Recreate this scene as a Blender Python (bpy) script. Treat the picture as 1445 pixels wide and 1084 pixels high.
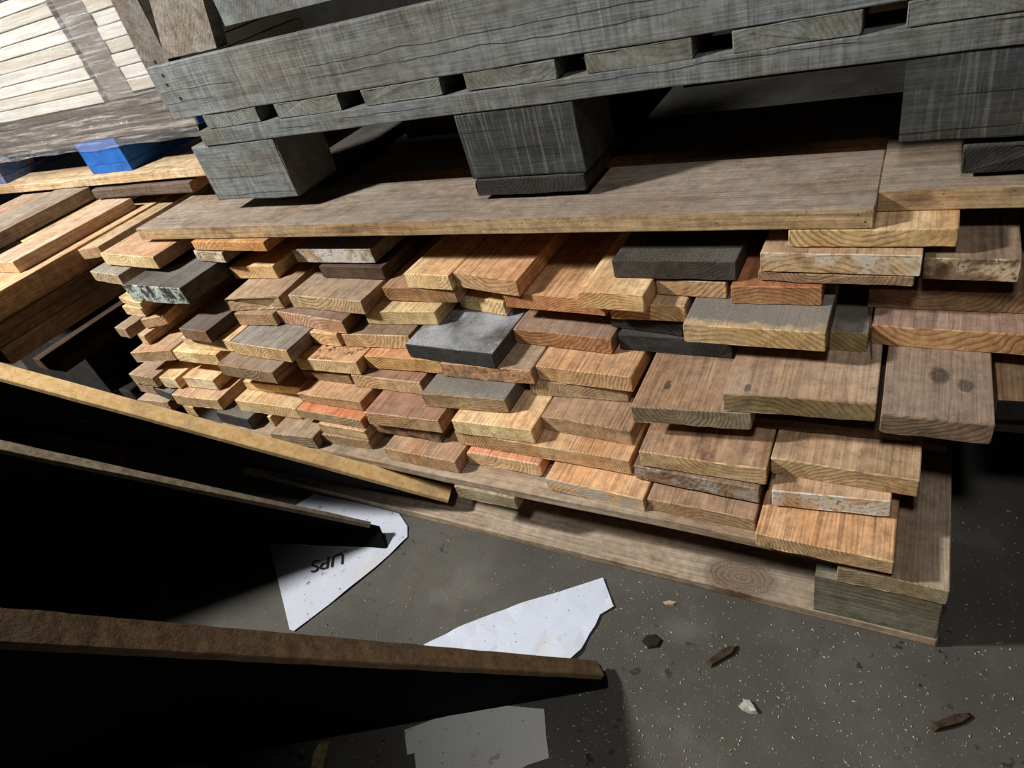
import bpy, bmesh, math, random
from mathutils import Vector, Matrix, noise
random.seed(7)
scene = bpy.context.scene
for o in list(bpy.data.objects):
    bpy.data.objects.remove(o)

# ---------------------------------------------------------------- camera
FPX = 929.784
YAW, PITCH, ROLL = -0.652828, 0.623927, -0.306815
CAM_H = 1.0
_f = Vector((math.sin(YAW)*math.cos(PITCH), math.cos(YAW)*math.cos(PITCH), -math.sin(PITCH)))
_r0 = Vector((math.cos(YAW), -math.sin(YAW), 0)); _u0 = _r0.cross(_f)
CR = math.cos(ROLL)*_r0 + math.sin(ROLL)*_u0
CU = -math.sin(ROLL)*_r0 + math.cos(ROLL)*_u0
CF = _f
cam_d = bpy.data.cameras.new('camera'); cam = bpy.data.objects.new('camera', cam_d)
scene.collection.objects.link(cam)
cam_d.sensor_width = 36.0; cam_d.lens = FPX/1445*36.0; cam_d.clip_start = .02
cam.matrix_world = Matrix(((CR.x, CU.x, -CF.x, 0), (CR.y, CU.y, -CF.y, 0), (CR.z, CU.z, -CF.z, CAM_H), (0, 0, 0, 1)))
scene.camera = cam

# ---------------------------------------------------------------- light
scene.view_settings.view_transform = 'Standard'; scene.view_settings.look = 'None'
scene.view_settings.gamma = 1; scene.view_settings.use_curve_mapping = False
scene.view_settings.exposure = 0.06
w = bpy.data.worlds.new('dim_hall'); scene.world = w; w.use_nodes = True
w.node_tree.nodes['Background'].inputs[0].default_value = (.75, .85, 1, 1)
w.node_tree.nodes['Background'].inputs[1].default_value = .004

def area(name, loc, target, size, energy, col, sy=None):
    l = bpy.data.lights.new(name, 'AREA'); l.energy = energy; l.color = col
    l.size = size
    if sy: l.shape = 'RECTANGLE'; l.size_y = sy
    o = bpy.data.objects.new(name, l); scene.collection.objects.link(o)
    o.location = loc
    o.rotation_euler = (Vector(target)-Vector(loc)).to_track_quat('-Z', 'Y').to_euler()
    return o
area('hall_lamp', (-2.7, -.3, 2.4), (-1.0, .9, .4), .24, 128, (1, .97, .93))
_l = bpy.data.lights.new('shaded_lamp', 'SPOT'); _l.energy = 72; _l.color = (1, .98, .94)
_l.spot_size = math.radians(42); _l.spot_blend = .9; _l.shadow_soft_size = .12
_o = bpy.data.objects.new('shaded_lamp', _l); scene.collection.objects.link(_o); _o.location = (-.05, -.55, 2.4)
_o.rotation_euler = (Vector((-.1, .72, .1))-_o.location).to_track_quat('-Z', 'Y').to_euler()

# ---------------------------------------------------------------- helpers
def ray(x, y):
    return CR*((x-722.5)/FPX) - CU*((y-542)/FPX) + CF
def onz(x, y, z):
    d = ray(x, y); return Vector((0, 0, CAM_H)) + d*((z-CAM_H)/d.z)
def ony(x, y, Y):
    d = ray(x, y); return Vector((0, 0, CAM_H)) + d*(Y/d.y)
def lin(c):
    out = []
    for v in c[:3]:
        v /= 255.0
        out.append(v/12.92 if v <= .04045 else ((v+.055)/1.055)**2.4)
    return (*out, 1)
def lin255(*c): return c
def tag(o, label=None, cat=None, group=None, kind=None):
    if label: o['label'] = label
    if cat: o['category'] = cat
    if group: o['group'] = group
    if kind: o['kind'] = kind
    return o
def link(o, parent=None):
    scene.collection.objects.link(o)
    if parent: o.parent = parent
    return o
def empty(name, loc=(0, 0, 0), rz=0):
    o = bpy.data.objects.new(name, None); o.location = loc; o.rotation_euler.z = rz
    return link(o)
def mesh_obj(name, bm, mats, parent=None, smooth=False):
    me = bpy.data.meshes.new(name); bmesh.ops.recalc_face_normals(bm, faces=bm.faces[:])
    bm.to_mesh(me); bm.free()
    for m in (mats if isinstance(mats, (list, tuple)) else [mats]): me.materials.append(m)
    if smooth:
        for p in me.polygons: p.use_smooth = True
    return link(bpy.data.objects.new(name, me), parent)

# ---------------------------------------------------------------- materials
class NT:
    def __init__(s, name):
        s.m = bpy.data.materials.new(name); s.m.use_nodes = True
        s.t = s.m.node_tree; s.n = s.t.nodes; s.b = s.n['Principled BSDF']
        s.b.inputs['Specular IOR Level'].default_value = .25
    def new(s, k, **kw):
        x = s.n.new(k)
        for a, v in kw.items(): setattr(x, a, v)
        return x
    def put(s, sock, v):
        if hasattr(v, 'is_output') or isinstance(v, bpy.types.NodeSocket): s.t.links.new(v, sock)
        else: sock.default_value = v
    def math(s, op, a, b=0.0, c=None, clamp=False):
        x = s.new('ShaderNodeMath', operation=op, use_clamp=clamp)
        s.put(x.inputs[0], a); s.put(x.inputs[1], b)
        if c is not None: s.put(x.inputs[2], c)
        return x.outputs[0]
    def mix(s, f, a, b, mode='MIX'):
        x = s.new('ShaderNodeMix', data_type='RGBA', blend_type=mode)
        s.put(x.inputs[0], f); s.put(x.inputs[6], a); s.put(x.inputs[7], b); return x.outputs[2]
    def noise(s, vec, scale, detail=3, rough=.55):
        x = s.new('ShaderNodeTexNoise'); s.put(x.inputs['Vector'], vec)
        x.inputs['Scale'].default_value = scale; x.inputs['Detail'].default_value = detail
        x.inputs['Roughness'].default_value = rough; return x.outputs['Fac']
    def map(s, vec, scale=(1, 1, 1), loc=(0, 0, 0), rot=(0, 0, 0)):
        x = s.new('ShaderNodeMapping'); s.put(x.inputs[0], vec)
        x.inputs[1].default_value = loc; x.inputs[2].default_value = rot; x.inputs[3].default_value = scale
        return x.outputs[0]
    def step(s, v, a, b):
        x = s.new('ShaderNodeMapRange', interpolation_type='SMOOTHSTEP'); s.put(x.inputs[0], v)
        x.inputs[1].default_value = a; x.inputs[2].default_value = b; return x.outputs[0]
    def bump(s, h, strength, dist=.002):
        x = s.new('ShaderNodeBump'); s.put(x.inputs['Height'], h)
        x.inputs['Strength'].default_value = strength; x.inputs['Distance'].default_value = dist
        s.t.links.new(x.outputs[0], s.b.inputs['Normal'])

def wood(name, c1, c2, seed, ring=.7, spacing=.006, stain=0.3, stain_col=(60, 52, 46), dust=0.25,
         dust_col=(150, 142, 132), end=False, speck=.3, patch=None, patch_col=(225, 225, 215), knots=(), axis='Y', fleck=0.0, band=None, crack=0.0, saw=0.0):
    """Wood with annual rings about a pith line running along the board: arcs on the cut end, streaks along the faces."""
    N = NT(name); rnd = random.Random(seed)
    tc = N.new('ShaderNodeTexCoord').outputs['Object']
    if axis == 'X': tc = N.map(tc, rot=(0, 0, math.pi/2))
    off = (rnd.uniform(-9, 9), rnd.uniform(-9, 9), rnd.uniform(-9, 9))
    P = N.map(tc, loc=off)
    Pl = N.map(P, scale=(1, .16, 1))
    warp = N.noise(Pl, 14, 2)
    sx = N.new('ShaderNodeSeparateXYZ'); N.put(sx.inputs[0], tc)
    cx = rnd.uniform(-.06, .06); cz = rnd.choice((-1, 1))*rnd.uniform(.035, .11)
    dx = N.math('ADD', N.math('ADD', sx.outputs[0], -cx), N.math('MULTIPLY', N.math('SUBTRACT', warp, .5), .035))
    dz = N.math('ADD', N.math('ADD', sx.outputs[2], -cz), N.math('MULTIPLY', N.math('SUBTRACT', N.noise(Pl, 9, 2), .5), .03))
    r = N.math('SQRT', N.math('ADD', N.math('MULTIPLY', dx, dx), N.math('MULTIPLY', dz, dz)))
    jit = N.noise(N.map(P, scale=(1, .3, 1)), 34, 2)
    s = N.math('FRACT', N.math('ADD', N.math('DIVIDE', r, spacing), N.math('MULTIPLY', jit, 1.1)))
    late = N.math('MULTIPLY', N.step(s, .35, .9), N.math('SUBTRACT', 1, N.step(s, .93, 1.0)))
    fade = N.math('ADD', .3, N.math('MULTIPLY', N.step(N.noise(P, 19, 2), .3, .62), .7))
    late = N.math('MULTIPLY', late, fade)
    col = N.mix(N.math('MULTIPLY', late, ring), lin(c1), lin(c2))
    big = N.noise(N.map(P, scale=(1, .35, 1)), 11, 3)
    col = N.mix(N.math('MULTIPLY', N.step(big, .35, .75), .55), col, N.mix(1.0, col, lin((214, 178, 136)), 'MULTIPLY'))
    if end:
        fib = N.noise(P, 420, 2)
        sawn = N.noise(N.map(P, scale=(160, 1, 14)), 1, 2)
        fib = N.math('ADD', N.math('ADD', N.math('MULTIPLY', fib, .3), N.math("MULTIPLY", sawn, .3)), N.math('MULTIPLY', N.step(N.noise(P, 60, 4, .7), .3, .7), .4))
    else:
        fib = N.math('ADD', N.math('MULTIPLY', N.noise(N.map(P, scale=(330, 9, 330)), 1, 3), .55),
                     N.math('MULTIPLY', N.noise(N.map(P, scale=(70, 3.5, 70)), 1, 4, .65), .45))
        fib = N.step(fib, .25, .75)
        blot = N.noise(P, 48, 4, .7)
        fib = N.math('ADD', N.math('MULTIPLY', fib, .6), N.math('MULTIPLY', N.step(blot, .3, .7), .4))
    val = N.math('ADD', .42, N.math('MULTIPLY', fib, 1.1))
    cc = N.new('ShaderNodeCombineColor')
    for i in range(3): N.put(cc.inputs[i], val)
    col = N.mix(1.0, col, cc.outputs[0], 'MULTIPLY')
    if not end:   # dark open grain
        og = N.step(N.noise(N.map(P, scale=(150, 2.6, 150)), 1, 3, .6), .58, .68)
        col = N.mix(N.math('MULTIPLY', og, .42), col, N.mix(1.0, col, lin((120, 96, 80)), 'MULTIPLY'))
    gm = N.step(N.noise(N.map(P, scale=(1, .5, 1)), 33, 6, .75), .52, .72)   # grime
    col = N.mix(N.math('MULTIPLY', gm, .45), col, N.mix(1.0, col, lin((132, 122, 112)), 'MULTIPLY'))
    if stain:
        st = N.noise(N.map(P, scale=(1, .45, 1)), 24, 5, .68)
        col = N.mix(N.math('MULTIPLY', N.step(st, .64-.28*stain, .84-.2*stain), min(.95, .35+.6*stain)), col, lin(stain_col))
    if band:   # a weathered grey band a few centimetres behind the cut end
        yy = N.math('ADD', sx.outputs[1], N.math('MULTIPLY', N.math('SUBTRACT', N.noise(P, 28, 3), .5), .05))
        bf = N.math('MULTIPLY', N.step(yy, band[0]-.008, band[0]+.008), N.math('SUBTRACT', 1, N.step(yy, band[1]-.01, band[1]+.012)))
        col = N.mix(N.math('MULTIPLY', bf, .88), col, lin(band[2]))
    for kx, ky, kr in knots:
        kd = N.new('ShaderNodeVectorMath', operation='DISTANCE')
        N.put(kd.inputs[0], N.map(tc, scale=(1, .62, 0) if axis == 'Y' else (1, .62, 0)))
        kd.inputs[1].default_value = (kx, ky*.62, 0)
        dd = N.math('ADD', kd.outputs['Value'], N.math('MULTIPLY', N.math('SUBTRACT', N.noise(P, 60, 2), .5), .012))
        rr = N.math('ABSOLUTE', N.math('SINE', N.math('MULTIPLY', dd, 520)))
        kc = N.mix(rr, lin((40, 28, 21)), lin((70, 50, 37))) if kr < .02 else N.mix(rr, lin((66, 46, 34)), lin((118, 92, 68)))
        col = N.mix(N.math('MULTIPLY', N.math('SUBTRACT', 1, N.step(dd, kr*.6, kr)), .9), col, kc)
    if speck:
        sp = N.noise(P, 210, 2, .6)
        col = N.mix(N.math('MULTIPLY', N.step(sp, .66, .72), min(1, speck)), col, lin((38, 32, 28)))
    if saw:     # band-saw marks across the grain
        sm = N.noise(N.map(P, scale=(9, 190, 9)), 1, 2, .6); sn2 = N.step(N.noise(P, 7, 2), .35, .6)
        col = N.mix(N.math('MULTIPLY', N.math('MULTIPLY', N.step(sm, .5, .66), sn2), saw), col, lin((58, 60, 60)))
        col = N.mix(N.math('MULTIPLY', N.math('MULTIPLY', N.step(sm, .5, .34), sn2), saw*.5), col, lin((176, 180, 172)))
    if crack:   # drying checks along the grain
        for q in range(3):
            z0 = rnd.uniform(.012, .034)+q*.034
            wob = N.math('MULTIPLY', N.math('SUBTRACT', N.noise(N.map(P, scale=(.02, 1, .02), loc=(0, q*3.1, 0)), 5, 3, .6), .5), .022)
            slope = N.math('MULTIPLY', sx.outputs[1], rnd.uniform(-.012, .012))
            dd = N.math('ABSOLUTE', N.math('SUBTRACT', N.math('SUBTRACT', N.math('SUBTRACT', sx.outputs[2], z0), wob), slope))
            cm = N.step(N.noise(N.map(P, scale=(.02, 1, .02), loc=(0, 7+q, 0)), 3.2, 1), .44, .5)
            col = N.mix(N.math('MULTIPLY', N.math('MULTIPLY', N.math('SUBTRACT', 1, N.step(dd, .0004, .0011)), cm), crack), col, lin((26, 25, 25)))
    if fleck:   # mould flecks
        fl = N.math('MULTIPLY', N.step(N.noise(P, 95, 3, .7), .5, .56), N.step(N.noise(P, 17, 2), .46, .56))
        col = N.mix(N.math('MULTIPLY', fl, fleck), col, lin((34, 33, 36)))
    if patch:
        pn = N.math('MULTIPLY', N.step(N.noise(P, patch[1], 4, .65), .5-.1*patch[0], .56), N.step(N.noise(P, 160, 2), .32, .5))
        col = N.mix(N.math('MULTIPLY', pn, .92), col, lin(patch_col))
    if dust:
        g = N.new('ShaderNodeNewGeometry'); sn = N.new('ShaderNodeSeparateXYZ'); N.put(sn.inputs[0], g.outputs['Normal'])
        up = N.step(sn.outputs[2], .5, .9)
        gr = N.math('MULTIPLY', N.step(N.noise(P, 520, 2, .7), .47, .63), N.step(N.noise(P, 9, 3), .3, .62))
        film = N.math('ADD', N.math('MULTIPLY', gr, .55 if dust < .85 else .8), N.math('MULTIPLY', N.step(N.noise(P, 5 if dust < .85 else 12, 3), .35, .7), .35 if dust < .85 else .6))
        col = N.mix(N.math('MULTIPLY', N.math('MULTIPLY', film, up), min(1, dust*1.6), clamp=True), col, lin(dust_col))
        wf = N.math('MULTIPLY', N.step(N.noise(P, 400, 1), .705, .74), up)
        col = N.mix(N.math('MULTIPLY', wf, min(.55, .2+dust*.6)), col, lin((212, 202, 184)))
    N.t.links.new(col, N.b.inputs['Base Color'])
    N.b.inputs['Roughness'].default_value = .82
    N.bump(N.math('ADD', N.math('MULTIPLY', fib, .8), N.math('MULTIPLY', late, .25)), .55 if end else .38, .0016)
    return N.m

def plain(name, c, rough=.7, spec=.3, nscale=0, namt=.3, c2=None, metal=0, bump=0):
    N = NT(name); N.b.inputs['Roughness'].default_value = rough; N.b.inputs['Specular IOR Level'].default_value = spec
    N.b.inputs['Metallic'].default_value = metal
    P = N.new('ShaderNodeTexCoord').outputs['Object']
    if nscale:
        n = N.noise(P, nscale, 4, .65)
        col = N.mix(N.math('MULTIPLY', N.step(n, .38, .68), namt), lin(c), lin(c2 or (40, 36, 32)))
        N.t.links.new(col, N.b.inputs['Base Color'])
        if bump: N.bump(n, bump)
    else: N.b.inputs['Base Color'].default_value = lin(c)
    return N.m

# palettes: face light, face dark, cut-end light, cut-end dark, stain, dust
STY = dict(
    pine=((236, 194, 136), (206, 156, 100), (232, 198, 138), (184, 140, 84), .12, .1),
    tan=((208, 168, 124), (172, 128, 90), (214, 178, 124), (158, 118, 74), .22, .25),
    orange=((228, 172, 116), (188, 122, 76), (214, 174, 118), (156, 108, 66), .15, .2),
    red=((216, 138, 98), (172, 92, 62), (210, 170, 118), (156, 106, 64), .15, .15),
    brown=((190, 146, 106), (148, 106, 74), (194, 154, 108), (134, 94, 60), .25, .3),
    umber=((152, 120, 90), (116, 88, 64), (158, 124, 88), (108, 80, 56), .35, .3),
    taupe=((184, 152, 116), (150, 118, 88), (180, 152, 112), (126, 98, 66), .3, .45),
    grey=((140, 134, 124), (110, 104, 96), (178, 152, 112), (124, 100, 68), .35, .55),
    slate=((96, 95, 92), (70, 69, 68), (66, 64, 62), (42, 41, 40), .3, .5),
    black=((64, 62, 60), (46, 44, 44), (52, 50, 48), (31, 30, 29), .3, .3),
    dark=((88, 66, 52), (64, 48, 38), (92, 70, 50), (62, 46, 34), .4, .1),
)
SEED = [100]
def desat(c, f):
    g = .3*c[0]+.55*c[1]+.15*c[2]
    return tuple(g+(v-g)*f for v in c)
SAT = .77
def style_mats(style, **kw):
    a = STY[style]; SEED[0] += 1; sd = SEED[0]; r = random.Random(sd)
    j = r.uniform(.93, 1.07)
    J = lambda c: tuple(min(255, v*j) for v in c)
    k = dict(kw); ek = {}
    for q in ('patch',  'patch_col', 'estain', 'ering'):
        if q in k: ek[q] = k.pop(q)
    e1, e2 = J(a[2]), J(a[3])
    if 'ecol' in k: e1, e2 = k.pop('ecol')
    if 'fcol' in k: f1, f2 = k.pop('fcol')
    else: f1, f2 = J(a[0]), J(a[1])
    sp = r.uniform(.0045, .009)
    f1, f2, e1, e2 = (desat(q, SAT) for q in (f1, f2, e1, e2))
    e1 = tuple(min(250, v*1.07) for v in e1); e2 = tuple(v*1.02 for v in e2)
    top = wood('wood_face_%d' % sd, f1, f2, sd, ring=k.pop('ring', .55), spacing=sp, stain=k.pop('stain', a[4]), dust=k.pop('dust', a[5]), **k)
    en = wood('wood_end_%d' % sd, e1, e2, sd, ring=ek.get('ering', .75), spacing=sp, stain=ek.get('estain', a[4]*.8), dust=0, end=True,
              patch=ek.get('patch'), patch_col=ek.get('patch_col', (225, 225, 215)), speck=.25)
    return [top, en]

# ---------------------------------------------------------------- boards
def board_bm(W, L, t, skew=0.0, seed=0, rough=1.0, bevel=.002, cham=0.0, rag=0.0, taper=0.0, wane=(0, 0), edge=False):
    """Sawn board: local x across (centred), y along from the cut end at 0, z up from 0. Worn arrises, slightly wavy faces."""
    bm = bmesh.new(); r = bevel
    nw = max(4, int(W/.018)); nh = 3
    prof = []
    ch = max(cham, r)
    def arc(cx, cz, rr, a0, a1, n=3):
        return [(cx+rr*math.cos(a0+(a1-a0)*i/n), cz+rr*math.sin(a0+(a1-a0)*i/n)) for i in range(n+1)]
    h = W/2
    wl, wr = max(wane[0], r), max(wane[1], r)
    def corner(px, pz, sx, sz, c, big):
        if big: return [(px-sx*c, pz), (px, pz-sz*c)]
        return None
    # top left -> top right
    tl = [(-h, t-wl*.8), (-h+wl*.3, t-wl*.25), (-h+wl, t)]
    tr = [(h-wr, t), (h-wr*.3, t-wr*.25), (h, t-wr*.8)]
    br = [(h, ch), (h-ch*.3, ch*.3), (h-ch, 0)]
    bl = [(-h+ch, 0), (-h+ch*.3, ch*.3), (-h, ch)]
    def lerp(a, b, n):
        return [(a[0]+(b[0]-a[0])*i/n, a[1]+(b[1]-a[1])*i/n) for i in range(1, n)]
    prof = tl + lerp(tl[-1], tr[0], nw) + tr + lerp(tr[-1], br[0], nh) + br + lerp(br[-1], bl[0], nw) + bl + lerp(bl[-1], tl[0], nh)
    ys = [0, .0016, .006, .018, .04, .07, .11, .16]
    while ys[-1] < L-.09: ys.append(ys[-1]+.07)
    ys.append(L)
    nside0 = len(tl)+nw-1+len(tr)-1
    rows = []
    so = seed*3.17
    for j, y in enumerate(ys):
        row = []
        for (x, z) in prof:
            u = x/W
            ins = .0012 if j == 0 else 0.0
            xx = x*(1-2*ins/W); zz = z+(ins if z < t/2 else -ins)
            tp = 1-taper*y/L; xx *= tp
            yy = y + (skew*u)*max(0, 1-y/.3)
            if j < 2:
                yy += (noise.noise((x*70+so, z*90, so))*.0014 + noise.noise((x*260+so, z*260, so+5))*.0008)*rough
                if rag:
                    yy += abs(noise.noise((x*55+so, z*40, so+2)))*rag + (abs(noise.noise((x*160, z*160+so, 3)))*rag*.6)
            wob = noise.noise((x*9+so, y*6, z*9+so))
            w2 = noise.noise((x*45+so, y*16, z*45-so))
            xx += (wob*.0012 + w2*.0005)*rough*(1 if abs(u) > .45 else 0)
            zz += (wob*.0009 + w2*.0004)*rough
            row.append(bm.verts.new((xx, yy, zz)))
        rows.append(row)
    n = len(prof)
    for j in range(len(rows)-1):
        for i in range(n):
            f = bm.faces.new((rows[j][i], rows[j][(i+1) % n], rows[j+1][(i+1) % n], rows[j+1][i]))
            f.material_index = 1 if j == 0 else (2 if edge and (nside0 <= i < nside0+nh+1 or i >= n-nh-2) else 0)
    f = bm.faces.new(rows[0]); f.material_index = 1
    f = bm.faces.new(list(reversed(rows[-1]))); f.material_index = 1
    return bm

def place_board(name, A, B, z0, t, L, mats, parent=None, maxyaw=3.0, seed=0, turn=None, **kw):
    """Board whose front top edge runs A -> B (world xy) and whose body runs back from it."""
    e = Vector((B.x-A.x, B.y-A.y)); ang = math.atan2(e.y, e.x) if turn is None else turn
    lim = math.radians(maxyaw); ya = max(-lim, min(lim, ang))
    ax = Vector((math.cos(ya), math.sin(ya)))
    W = e.dot(ax); skew = e.dot(Vector((-ax.y, ax.x)))
    bm = board_bm(W, L, t, skew=skew, seed=seed, **kw)
    o = mesh_obj(name, bm, mats, parent)
    o.location = ((A.x+B.x)/2, (A.y+B.y)/2, z0); o.rotation_euler.z = ya
    return o

def rbox(x0, x1, y0, y1, z0, z1, name, mats, parent=None, along='Y', seed=0, **kw):
    """Axis-aligned sawn timber running along Y (cut end at y0) or X (cut end at x0, seen side faces -Y)."""
    if along == 'Y':
        bm = board_bm(x1-x0, y1-y0, z1-z0, seed=seed, **kw)
        o = mesh_obj(name, bm, mats, parent); o.location = ((x0+x1)/2, y0, z0)
    else:
        bm = board_bm(y1-y0, x1-x0, z1-z0, seed=seed, edge=isinstance(mats, list) and len(mats) > 2, **kw)
        o = mesh_obj(name, bm, mats, parent); o.location = (x1, (y0+y1)/2, z0); o.rotation_euler.z = math.pi/2
    return o

PILE = 'offcut boards stacked crosswise on the pallet'
Z0, DZ = .158, .0335
SPECS = []
def B(k, t, x0, y0, x1, y1, style, label, **kw):
    z = Z0+DZ*k if isinstance(k, int) else k
    t -= .0012
    SPECS.append(dict(z=z, t=t, A=onz(x0, y0, z+t), C=onz(x1, y1, z+t), key=(x0, y0), style=style, label=label, kw=kw))
def resolve():
    """Neighbours in one layer that would run into each other: the one whose end lies further back gives way at the side."""
    for p in SPECS:
        e = p['C']-p['A']; ang = math.atan2(e.y, e.x); lim = math.radians(p['kw'].pop('maxyaw', .7))
        p['ya'] = max(-lim, min(lim, ang)); p['yf'] = (p['A'].y+p['C'].y)/2
        r = random.Random(hash(p['key']) % 9999); p['sd'] = r.uniform(0, 60)
        L = p['kw'].pop('L', None); p['L'] = L if L else 1.36+r.uniform(-.06, .1)-p['yf']
    for p in sorted(SPECS, key=lambda q: -q['yf']):
        for q in SPECS:
            if q is p or q['yf'] > p['yf']: continue
            if min(p['z']+p['t'], q['z']+q['t'])-max(p['z'], q['z']) < .003: continue
            if p['yf']-q['yf'] > q['L']: continue
            def span(o, y):
                k = -math.tan(o['ya'])
                return o['A'].x+k*(y-o['A'].y), o['C'].x+k*(y-o['C'].y)
            y0 = p['yf']; y1 = min(p['yf']+p['L'], q['yf']+q['L'])
            lo, hi = 0, 0
            for y in (y0, y1):
                a0, a1 = span(p, y); b0, b1 = span(q, y)
                if (a0+a1) > (b0+b1): lo = max(lo, b1-a0+.002)
                else: hi = max(hi, a1-b0+.002)
            W = p['C'].x-p['A'].x
            if lo > W*.6 or hi > W*.6: print('HARD', p['label'], '|', q['label'], round(lo, 3), round(hi, 3), round(W, 3)); continue
            sl = (p['C']-p['A'])/W
            if lo > 0: p['A'] = p['A']+sl*lo
            if hi > 0: p['C'] = p['C']-sl*hi
            if max(lo, hi) > .02: print('trim', p['label'], '|', q['label'], round(lo, 3), round(hi, 3), 'of', round(W, 3))
def build_pile():
    resolve()
    for p in SPECS:
        kw = p['kw']; A, C, ya = p['A'], p['C'], p['ya']
        geo = {q: kw.pop(q) for q in ('rag', 'cham', 'wane', 'bevel', 'rough', 'taper') if q in kw}
        kn = kw.pop('knot_px', ())
        if kn:
            o2 = Vector(((A.x+C.x)/2, (A.y+C.y)/2, 0)); ks = []
            for (px, py, kr) in kn:
                d = onz(px, py, p['z']+p['t'])-o2
                ks.append((d.x*math.cos(ya)+d.y*math.sin(ya), -d.x*math.sin(ya)+d.y*math.cos(ya), kr))
            kw['knots'] = ks
        o = place_board('offcut_board', A, C, p['z'], p['t'], p['L'], style_mats(p['style'], **kw), seed=p['sd'], turn=ya, maxyaw=20, **geo)
        tag(o, p['label'], 'board', PILE)

# ---------------------------------------------------------------- the pile of offcut boards, lowest layer first
# layer 0, lying on the pallet
B(0, .030, 1066, 753, 1262, 793, 'orange', 'wide streaky orange board lying lowest at the right corner of the pallet', stain=.4, stain_col=(92, 50, 28), dust=.05)
B(0, .028, 912, 703, 1068, 734, 'brown', 'thin brown board on the pallet deck, left of the streaky orange corner board')
B(0, .031, 769, 675, 908, 705, 'orange', 'short orange board on the pallet deck with white paint flecks at its left end', patch=(.5, 40), patch_col=(190, 180, 165))
B(0, .033, 641, 634, 761, 656, 'red', 'reddish board with pale rounded end lying on the middle of the pallet deck', wane=(.012, .006), cham=.006)
B(0, .033, 541, 632, 642, 652, 'brown', 'brown board on the pallet deck just above the tip of the yellow panel edge', dust=.35)
B(Z0, .0255, 442, 611, 520, 623, 'taupe', 'thin grey-brown board at the foot of the middle stack, directly on the deck')
B(0, .033, 380, 612, 441, 618, 'taupe', 'grey-brown board end at deck level, peeking over the yellow panel edge', dust=.3)
B(0, .034, 376, 588, 381, 589, 'pine', 'narrow pale stick end between the dark board and the deck', L=.4)
B(0, .033, 304, 582, 349, 592.5, 'slate', 'dark grey weathered board low down at the left, behind the yellow panel edge')
B(0, .033, 256, 571, 272, 575, 'tan', 'small tan stick end low in the far left of the pile', L=.5)
B(0, .033, 193, 564, 236, 568, 'taupe', 'lowest board end at the far left of the pile, above the yellow edge')
# layer 1
B(1, .034, 1076, 691, 1258, 708, 'tan', 'tan board whose cut end is smeared with white paint, lower right', patch=(1.3, 22), stain=.3)
B(1, .032, 894, 657, 1071, 691, 'umber', 'dark rough board with a grey paint mark, under the wide streaked brown board', patch=(.2, 26), patch_col=(170, 160, 150), stain=.45)
B(1, .0335, 640, 609, 888, 651, 'orange', 'extra wide orange board in the middle, double the width of its neighbours', stain=.35, stain_col=(88, 66, 52))
B(1, .033, 509, 592, 617, 609, 'umber', 'rough blackened board end directly beneath the brown board near the pile middle', rag=.004, stain=.7, estain=.9)
B(Z0+.0255, .0252, 423, 594, 514.5, 609, 'tan', 'thin board, second from the bottom of the middle stack')
B(1, .0335, 330, 565, 417, 577, 'pine', 'broad pale board with rough end left of the middle stack, near the deck', rag=.002)
B(1, .033, 241, 557, 306.6, 565, 'tan', 'beige broad-topped board jutting out at the lower left of the pile', dust=.4)
B(1, .026, 217, 548, 241, 556, 'slate', 'small dark grey board end tucked under two whitish ends at the left')
B(1, .03, 191, 541, 216, 546, 'taupe', 'thin board end, third up at the far left edge of the pile')
# layer 2
B(2, .034, 1087, 646, 1299, 678.5, 'tan', 'wide mould-stained tan board at the right with a dark cloudy top', stain=.6, stain_col=(70, 54, 40), dust=.1)
B(2, .0335, 901, 637, 1081, 663, 'brown', 'wide streaked brown board with pale cut end under the big grey-brown board', stain=.55, stain_col=(74, 42, 28), ecol=((204, 168, 112), (150, 112, 66)), dust=.1)
B(2, .0335, 751, 585, 890, 609, 'brown', 'brown grained board jutting out right of the middle, above the extra wide board', estain=.5, dust=.2)
B(2, .0335, 636, 593.5, 750, 607, 'pine', 'pale-ended board lying on the left half of the extra wide board')
B(2, .0335, 513, 582, 618, 594, 'brown', 'brown topped board with two dark specks, lying on the blackened board end', fcol=((176, 124, 94), (134, 90, 66)))
B(Z0+.051, .0252, 417, 578, 509, 593, 'red', 'bright red-orange topped thin board in the middle stack', fcol=((230, 142, 90), (194, 98, 56)), ecol=((190, 160, 116), (136, 104, 68)), dust=0)
B(Z0+.0765, .025, 419, 555, 508, 568, 'orange', 'orange-brown board topping the thin middle stack, with a red streak')
B(2, .026, 342, 538, 421, 547, 'pine', 'smooth pale yellow board end above the broad pale board at the left')
B(2, .033, 257, 532, 300, 537, 'pine', 'cream board end with a knot on its top, left part of the pile', ecol=((232, 212, 168), (200, 170, 120)), dust=.25)
B(2, .033, 223.5, 532, 247, 535, 'pine', 'small cream stick end left of the knotty cream board', ecol=((230, 208, 166), (200, 170, 120)))
B(2, .033, 181, 527.6, 215, 533.6, 'taupe', 'grey-beige board end at the far left, beside two cream ends')
# layer 3
B(3, .0215, 1063, 590, 1290, 612, 'dark', 'dark thin board in the gap under the broad dusty brown board, right', rag=.004, L=.5)
B(3, .0335, 593, 556, 712, 565, 'grey', 'grey-topped board with splintered lower edge jutting out at the pile middle', dust=.6, band=(.02, .075, (100, 98, 94)), rag=.002)
B(3, .033, 745, 538, 884, 548, 'taupe', 'grainy grey-brown board end directly under the orange dusted board', estain=.35)
B(3, .033, 494, 529, 592, 540, 'tan', 'board with boldly arched rings on its end, left of the grey-topped board', fcol=((168, 116, 88), (128, 82, 60)))
B(3, .026, 425, 522, 492, 530, 'umber', 'dark brown thin board end beneath the mould-flecked pale board')
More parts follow.
